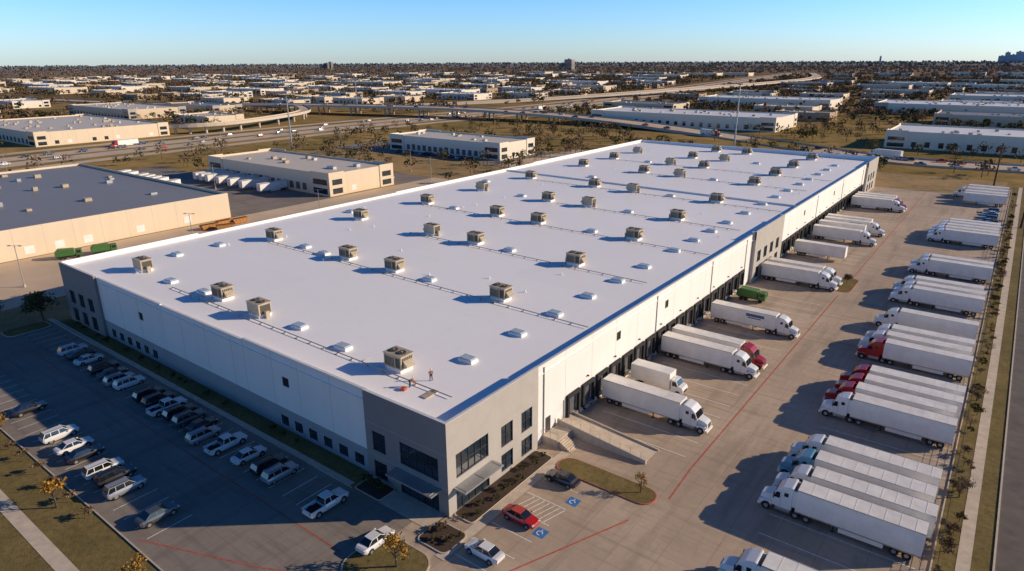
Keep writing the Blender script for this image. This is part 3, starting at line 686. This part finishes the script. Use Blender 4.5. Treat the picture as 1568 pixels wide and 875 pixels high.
for kind,col,x,y in [('suv','white',-89,-7),('sedan','black',-85.6,-7),('sedan','white',-82,-7),('suv','black',-76,-7),('sedan','grey',-72.6,-7),('suv','silver',-69,-7.4),('suv','white',-66.3,-7),
    ('suv','black',-59.4,-7),('suv','black',-56.4,-7),('pickup','white',-52.9,-7.3),('suv','black',-49.7,-7),('suv','grey',-46.8,-7),('sedan','black',-43.4,-7),('suv','silver',-40.4,-8.3),('pickup','white',-35.6,-7.6),('sedan','white',-30.6,-7.2),
    ('suv','black',-26.2,-7),('suv','silver',-23.4,-7.2),('pickup','white',-13.4,-7.6),('sedan','white',-3.6,-8.4)]:
    putcar(kind,col,x,y,90)
for kind,col,x,y in [('sedan','black',-70,-20.5),('suv','black',-94,-20),('suv','white',-57.6,-20.7),('sedan','white',-52.6,-20.7),('sedan','black',-49.2,-20.7),('suv','white',-43.2,-20.7),('suv','black',-40.2,-20.5),('suv','silver',-36.6,-20.9),('sedan','grey',-28,-21)]:
    putcar(kind,col,x,y,90)
putcar('sedan','red',7.2,4.7,0); putcar('sedan','black',7,14.0,180); putcar('sedan','white',7.4,-2.4,180)
def truck(pm,trailer=True,tractor=True,TL=13.,stripe=None):
    t=MB()
    if trailer:
        t.box(0,-1.3,1.12,TL,1.3,4.05,M_truckwhite); t.box(.02,-1.28,4.052,TL-.02,1.28,4.08,M_trailroof)
        for s_ in (-1,1):
            t.box(-.01,s_*1.3-.025,3.97,TL+.01,s_*1.3+.025,4.1,M_alu); t.box(-.01,s_*1.3-.03,1.05,TL+.01,s_*1.3+.03,1.2,M_alu)
            x=.6
            while x<TL-.3: t.box(x-.02,s_*1.302-.006,1.2,x+.02,s_*1.302+.006,3.96,M_trailroof); x+=1.2
            if stripe:
                t.box(7.2,s_*1.31-.003,2.9,10.8,s_*1.31+.003,3.5,stripe); t.box(7.6,s_*1.31-.003,2.55,10.2,s_*1.31+.003,2.75,M_frame)
            t.box(8.7,s_*.95-.05,.1,8.85,s_*.95+.05,1.1,M_chassis); t.box(8.6,s_*.95-.12,.03,8.95,s_*.95+.12,.1,M_chassis)
            t.box(3.6,s_*1.22-.02,.45,8.2,s_*1.22+.02,1.04,M_truckwhite)
            for x in (1.3,2.55):
                t.cyl((x,.82 if s_>0 else -1.1,.51),.5,.28,M_rubber,'y',16)
                t.cyl((x,s_*1.105-.01,.51),.24,.03,M_alu,'y',10)
            t.box(-.02,s_*1.1-.1,1.22,.03,s_*1.1+.1,1.34,M_lampr)
        for x in (.7,1.9,3.1): t.box(x,-1.2,.75,x+.08,1.2,1.1,M_chassis)
        x=1.
        while x<TL-1: t.box(x-.03,-1.24,4.082,x+.03,1.24,4.1,M_truckwhite); x+=1.5
        t.box(.4,-.5,.8,3.4,.5,1.1,M_chassis); t.box(-.02,-1.1,.45,.06,1.1,.57,M_steel)
        for s_ in (-1,1): t.box(-.02,s_*.6-.04,.57,.06,s_*.6+.04,1.1,M_steel)
        t.box(-.025,-.02,1.2,-.003,.02,3.95,M_frame); t.box(-.02,-1.25,3.8,-.003,1.25,3.88,M_alu)
        for s_ in(-.5,.5): t.box(-.04,s_-.02,1.25,-.004,s_+.02,3.85,M_alu)
    if tractor:
        o=TL-12.9
        def B(x0,y0,z0,x1,y1,z1,m_,bv=0): t.box(x0+o,y0,z0,x1+o,y1,z1,m_,bv)
        B(10.9,-.45,.62,16.9,.45,.95,M_chassis)
        for x in (11.6,12.85):
            for s_ in (-1,1): t.cyl((x+o,.62 if s_>0 else -1.2,.51),.5,.58,M_rubber,'y',16); t.cyl((x+o,s_*1.205-.01,.51),.25,.03,M_alu,'y',10)
        B(11.4,-.5,.95,12.9,.5,1.1,M_chassis)
        P=lambda pts:[(x+o,z) for x,z in pts]
        t.prism(P([(13.35,.95),(15.65,.95),(15.65,2.2),(15.2,3.15),(14.55,3.72),(13.55,3.98),(13.35,3.95)]),-1.2,1.2,pm,.07)
        def ws(y0,y1):
            t.add([(15.67+o,y0,2.24),(15.67+o,y1,2.24),(15.27+o,y1*.94,3.08),(15.27+o,y0*.94,3.08)],[(0,1,2,3)],M_cglass)
        ws(-1.1,-.03); ws(.03,1.1)
        for s_ in (-1,1):
            y=s_*1.208; t.add([(15.48+o,y,2.15),(14.75+o,y,2.15),(14.75+o,y,2.95),(15.15+o,y,2.95)],[(0,1,2,3)],M_cglass)
            t.add([(14.3+o,y,2.6),(13.8+o,y,2.6),(13.8+o,y,3.1),(14.3+o,y,3.1)],[(0,1,2,3)],M_cglass)
            t.add([(14.62+o,y,1.1),(14.64+o,y,1.1),(14.64+o,y,3.0),(14.62+o,y,3.0)],[(0,1,2,3)],M_frame)
            B(15.35,s_*1.26,2.1,15.45,s_*1.55,2.85,M_frame)
            B(13.5,s_*.75,.45,15.2,s_*1.18,.94,M_alu,.06)
            B(15.62,s_*.72,.55,16.95,s_*1.18,1.28,pm,.12)
            t.cyl((16.2+o,.86 if s_>0 else -1.14,.51),.5,.28,M_rubber,'y',16)
            t.cyl((16.2+o,.87 if s_>0 else -1.2,.53),.57,.33,M_dark,'y',16)
            t.cyl((16.2+o,s_*1.21-.01,.51),.26,.03,M_alu,'y',10)
            B(16.9,s_*.72,.95,17.03,s_*1.05,1.2,M_lampw)
            B(12.6,s_*1.05,1.5,13.34,s_*1.19,3.7,pm,.03)
        t.prism(P([(15.6,.8),(16.95,.7),(17.1,1.05),(17.0,1.7),(16.6,1.92),(15.6,2.22)]),-.9,.9,pm,.08,lambda x,z:1-.13*max(0,(x-o-15.6)/1.4))
        B(17.02,-.5,.9,17.12,.5,1.6,M_chrome)
        for i in range(5): B(17.121,-.45,1.0+.12*i,17.13,.45,1.04+.12*i,M_dark)
        B(16.9,-1.15,.38,17.25,1.15,.72,M_truckwhite,.06)
    return t.mesh("semi_truck")
TP_={'white':paint("truck_paint_white",(.8,.8,.8)),'red':paint("truck_paint_red",(.38,.015,.012)),'teal':paint("truck_paint_blue",(.16,.36,.48))}
TM={k_:truck(p_) for k_,p_ in TP_.items()}; TRL=truck(None,True,False)
M_logo1=mat("trailer_lettering_red",(.4,.05,.03),.5); M_logo2=mat("trailer_lettering_blue",(.05,.12,.3),.5)
TM['logo1']=truck(TP_['white'],stripe=M_logo1); TM['logo2']=truck(TP_['white'],stripe=M_logo2)
def tk(col,x,y,a=0): place(TM[col] if col else TRL,"semi_truck" if col else "box_trailer",(x,y,.012),math.radians(a)+random.uniform(-.008,.008))
for col,x,y in [('white',.5,36.9),('white',.5,58.65),('red',.5,63.0),('logo2',1.4,80.5),('white',1.0,115.0),('white',1.0,119.5),(None,1.5,142),('white',1.,163.5),('logo2',1.0,177),(None,.8,171),(None,.8,181.3),('red',.8,223),('white',.8,218.5),(None,.8,227.5)]: tk(col,x,y)
for col,y in [('white',25.6),('white',29.6),('teal',33.6),('white',38.),('white',53.3),('red',57.4),('red',61.4),('red',65.3),('red',79),('white',83.2),('white',87.4),('white',98),('white',115.5),('white',119.6),('white',123.8),('white',142.5),('white',146.6),('white',180.5),('white',184.6),('white',188.8),('white',193),(None,197)]:
    tk(col,46.3+random.uniform(-.5,.4)+(-1.2 if y in(53.3,79) else 0)*0,y,180)
tk('white',46.5,10.8,180)
b=MB(); b.box(0,-1.25,1.0,7.,1.25,3.6,M_truckwhite,.04); b.box(.1,-.5,.6,9.,.5,.98,M_chassis)
b.prism([(7.15,.6),(9.2,.55),(9.3,1.1),(9.1,1.55),(8.45,1.75),(8.0,2.55),(7.15,2.6)],-1.05,1.05,TP_['white'],.06)
b.add([(8.49,-.95,1.76),(8.49,.95,1.76),(8.05,.9,2.5),(8.05,-.9,2.5)],[(0,1,2,3)],M_cglass)
for s_ in (-1,1):
    b.add([(8.3,s_*1.056,1.6),(7.4,s_*1.056,1.6),(7.4,s_*1.056,2.35),(8.0,s_*1.056,2.35)],[(0,1,2,3)],M_cglass)
    for x in (1.8,8.4): b.cyl((x,.8 if s_>0 else -1.1,.46),.45,.3,M_rubber,'y',16)
b.box(9.25,-.6,.75,9.34,.6,1.1,M_dark)
b.obj("box_truck",loc=(1,45.6,.012))
M_green=mat("green_body",(.06,.17,.04),.5)
def refuse(x,y,a):
    b=MB(); b.prism([(0,.9),(4.6,.9),(4.6,2.6),(.8,2.8),(0,2.0)],-1.15,1.15,M_green,.06); b.box(4.8,-1.1,.6,6.4,1.1,2.4,M_green,.12); b.box(.2,-.5,.5,6.2,.5,.88,M_chassis)
    b.add([(6.41,-.95,1.5),(6.41,.95,1.5),(6.41,.95,2.2),(6.41,-.95,2.2)],[(0,1,2,3)],M_cglass)
    for s_ in (-1,1):
        for xx in (1.2,2.2,5.4): b.cyl((xx,.8 if s_>0 else -1.1,.46),.45,.3,M_rubber,'y',14)
        b.add([(6.1,s_*1.106,1.5),(5.1,s_*1.106,1.5),(5.1,s_*1.106,2.2),(6.1,s_*1.106,2.2)],[(0,1,2,3)],M_cglass)
    b.obj("refuse_truck",loc=(x,y,.012),rot=a)
refuse(1,97,0); refuse(-161,16,1.2); refuse(-158,24,1.3)
M_rust=mat("container_orange",(.45,.2,.05),.7,.2,2)
for (x,y,a) in ((-160,58,1.5),(-161,64,1.6),(-156,61,1.2),(-160,69,1.5)):
    c_=MB(); c_.prism([(0,.15),(4.4,.15),(5.0,1.6),(-.5,1.6)],-1.1,1.1,M_rust); c_.box(-.55,-1.2,1.601,5.05,-1.05,1.72,M_rust); c_.box(-.55,1.05,1.601,5.05,1.2,1.72,M_rust); c_.box(-.3,-1.0,1.602,4.8,1.0,1.64,M_mulch)
    for xx in (.6,1.8,3.0,4.2): c_.box(xx,-1.16,.2,xx+.1,1.16,1.59,M_rust)
    c_.obj("roll_off_container",loc=(x,y,.02),rot=a)
for x in (-250,-245,-240,-231,-222,-213,-200): place(TRL,"box_trailer",(x,117.6,.02),math.radians(-90))
for x in (-285,-278,-268,-262,-256,-250,-240): place(TRL,"box_trailer",(x,92,.02),math.radians(-70))
for y in (250,256,263,270): tk('white' if y%2 else None,46,y,180)
for y in (204,207.5,211,215,222,226,231,236): putcar(random.choice(['suv','pickup','sedan']),random.choice(['white','silver','black','grey']),42.5,y,180)
for y0,xa,xb in ((160,-250,-180),(229,-250,-190)):
    for x in np.arange(xa,xb,3.1):
        if random.random()<.6: putcar(random.choice(['suv','pickup','sedan']),random.choice(list(PM)),x,y0,90)
def traffic(c,lanes,n,i0=8,i1=70):
    for _ in range(n):
        k_=random.choice(lanes); o=offs(c,k_); i=random.randrange(i0,min(i1,len(o)-1)); t=random.random(); pt=o[i]*(1-t)+o[i+1]*t; d_=o[i+1]-o[i]
        a=math.atan2(d_[1],d_[0])+(math.pi if k_>0 else 0)
        if random.random()<.08: place(random.choice([TM['white'],TM['red']]),"semi_truck",(pt[0],pt[1],pt[2]+.1),a)
        else:
            kd=random.choice(['sedan','suv','pickup']); cl=random.choice(list(PM))
            if (kd,cl) not in CM: CM[(kd,cl)]=car(kd,PM[cl])
            place(CM[(kd,cl)],{'sedan':'car','suv':'suv','pickup':'pickup_truck'}[kd],(pt[0],pt[1],pt[2]+.1),a)
traffic(F1,[-16,-12,-8,8,12,16],80,16,70); traffic(X1,[-9,-5,5,9],50,20,75)
# ---------------------------------------------------------------- poles & fence
def lampmesh(h,arms=2):
    b=MB(); b.cyl((0,0,0),.3,.7,M_kerb,n=12); b.cyl((0,0,.7),.13,h-.7,M_steel,n=8,r2=.08)
    for s_ in ((-1,1) if arms==2 else (1,)): b.box(0,-.04,h-.1,s_*1.2,.04,h-.03,M_steel); b.box(s_*1.0,-.18,h-.16,s_*1.7,.18,h-.02,M_frame)
    return b.mesh("street_lamp")
LM=lampmesh(10.5)
for x,y in [(-141,2),(-141,45),(-141,90),(-165,170),(-225,100),(-190,182),(-295,225),(-340,60),(-356,180)]: place(LM,"street_lamp",(x,y,0),random.uniform(0,1))
def mast(x,y,h):
    b=MB(); b.cyl((0,0,0),.55,h,M_steel,n=10,r2=.3)
    for i in range(8):
        a=i*math.pi/4; b.box(math.cos(a)*1.1-.25,math.sin(a)*1.1-.25,h-.6,math.cos(a)*1.1+.25,math.sin(a)*1.1+.25,h-.2,M_frame)
    b.cyl((0,0,h-.5),1.1,.12,M_steel,n=12); b.obj("high_mast_light",loc=(x,y,0))
mast(-310,199,32); mast(-90,352,38); mast(-520,430,32)
M_wood=mat("pole_wood",(.09,.045,.03),.9)
def upole(x,y,h):
    b=MB(); b.cyl((0,0,0),.35,h,M_wood,n=8,r2=.25); b.box(-1.2,-.08,h-1.2,1.2,.08,h-1.0,M_wood)
    for s_ in (-1.1,0,1.1): b.cyl((s_,0,h-1.0),.05,.25,M_steel,n=6)
    b.obj("utility_pole",loc=(x,y,0))
upole(40.7,288.6,19); upole(51.4,215,12)
fz=MB(); y=10.
while y<292: fz.cyl((47.6,y,.02),.035,1.9,M_frame,n=6); y+=3
for z in (.3,.7,1.1,1.5,1.9): fz.box(47.585,10,z,47.615,291,z+.025,M_frame)
fz.obj("chain_link_fence")
# ---------------------------------------------------------------- roof workers
M_skin=mat("skin",(.5,.3,.2),.6,.05); M_vest=mat("orange_vest",(.5,.18,.06),.7,.1); M_jean=mat("work_trousers",(.04,.05,.09),.8,.1); M_hat=mat("hard_hat",(.75,.7,.6),.4,.02)
def worker(name,x,y,z,rot,bend):
    root=empty(name); root.location=(x,y,z); root.rotation_euler=(0,0,rot)
    fx=.45 if bend else 0; zs=1.1 if bend else 1.42
    def mk(nm,vs,es,rd,m_):
        me=bpy.data.meshes.new(nm); bm=bmesh.new(); L_=bm.verts.layers.skin.verify()
        for v_ in vs: bm.verts.new(v_)
        bm.verts.ensure_lookup_table()
        for a,b_ in es: bm.edges.new((bm.verts[a],bm.verts[b_]))
        bm.verts.ensure_lookup_table()
        for i in range(len(vs)): q=bm.verts[i][L_]; q.radius=(rd[i],rd[i]); q.use_root=(i==0)
        bm.to_mesh(me); bm.free(); o=bpy.data.objects.new(nm,me); sc.collection.objects.link(o); o.parent=root
        o.modifiers.new("s",'SKIN'); u=o.modifiers.new("u",'SUBSURF'); u.levels=1; u.render_levels=1; me.materials.append(m_)
    mk("trousers",[(0,0,.95),(0,.1,.9),(.08,.13,.5),(0,.14,.08),(.16,.14,.05),(0,-.1,.9),(.02,-.14,.5),(-.08,-.15,.08),(.08,-.15,.05)],[(0,1),(1,2),(2,3),(3,4),(0,5),(5,6),(6,7),(7,8)],[.13,.11,.08,.06,.05,.11,.08,.06,.05],M_jean)
    mk("jacket",[(0,0,.98),(fx*.5,0,(zs+.98)/2),(fx,0,zs),(fx,.2,zs-.02),(fx+.05,.27,zs-.3),(fx+.25,.25,zs-.45),(fx,-.2,zs-.02),(fx+.05,-.27,zs-.3),(fx+.22,-.22,zs-.5)],[(0,1),(1,2),(2,3),(3,4),(4,5),(2,6),(6,7),(7,8)],[.15,.16,.14,.08,.06,.045,.08,.06,.045],M_vest)
    mk("head",[(fx+.02,0,zs+.08),(fx+.05,0,zs+.2),(fx+.06,0,zs+.3)],[(0,1),(1,2)],[.06,.09,.085],M_skin)
    for s_,px,pz in ((1,fx+.3,zs-.5),(-1,fx+.27,zs-.55)):
        for k_ in range(5): mk("finger",[(px,s_*.24+(k_-2)*.018,pz),(px+.06,s_*.24+(k_-2)*.022,pz-.04),(px+.07,s_*.24+(k_-2)*.022,pz-.09)],[(0,1),(1,2)],[.014,.01,.008],M_skin)
    h=MB(); h.cyl((fx+.06,0,zs+.3),.13,.02,M_hat,n=14); h.cyl((fx+.06,0,zs+.32),.11,.1,M_hat,n=14,r2=.06); h.obj("hard_hat",root)
worker("roof_worker",-12.2,6.3,zr(-12.2),.6,True); worker("roof_worker",-11.2,9.3,zr(-11.2),2.4,False)
# ---------------------------------------------------------------- light, sky, camera
EL=math.radians(20.5); AZ=math.radians(50)
S=Vector((math.sin(AZ)*math.cos(EL),math.cos(AZ)*math.cos(EL),math.sin(EL)))
sl=bpy.data.lights.new("sun",'SUN'); sl.energy=5; sl.angle=math.radians(.5); sl.color=(1,.81,.58)
so=bpy.data.objects.new("sun",sl); sc.collection.objects.link(so); so.rotation_euler=(-S).to_track_quat('-Z','Y').to_euler()
wd=bpy.data.worlds.new("World"); sc.world=wd; wd.use_nodes=True; nt=wd.node_tree
sk=nt.nodes.new("ShaderNodeTexSky"); sk.sky_type='NISHITA'; sk.sun_disc=False; sk.sun_elevation=EL; sk.sun_rotation=AZ; sk.air_density=1.0; sk.dust_density=.3; sk.ozone_density=1.5; sk.altitude=50
tc=nt.nodes.new("ShaderNodeTexCoord"); sx=nt.nodes.new("ShaderNodeSeparateXYZ"); nt.links.new(tc.outputs["Generated"],sx.inputs[0])
cl=ramp(nt,sx.outputs[2],[(0,(.31,.42,.68)),(.05,(.25,.40,.68)),(.12,(.18,.36,.68)),(.22,(.045,.15,.30)),(1,(.02,.085,.19))])
mu=mixc(nt,1.0,sk.outputs[0],cl,'MULTIPLY')
vs=nt.nodes.new("ShaderNodeVectorMath"); vs.operation='SCALE'; vs.inputs[3].default_value=2.5; nt.links.new(mu,vs.inputs[0])
bg=nt.nodes["Background"]; nt.links.new(vs.outputs[0],bg.inputs[0]); bg.inputs[1].default_value=.13
cd=bpy.data.cameras.new("camera"); cam=bpy.data.objects.new("camera",cd); sc.collection.objects.link(cam); sc.camera=cam
cd.sensor_width=36; cd.lens=1013.93/1568*36; cd.clip_end=30000; cd.clip_start=.5
R=Matrix.Rotation(math.radians(37.148),4,'Z')@Matrix.Rotation(math.radians(90-18.87),4,'X')@Matrix.Rotation(-math.radians(.3),4,'Z')
cam.matrix_world=Matrix.Translation((46.06,-48.12,52))@R
sc.view_settings.view_transform='Standard'; sc.view_settings.look='None'; sc.view_settings.exposure=0
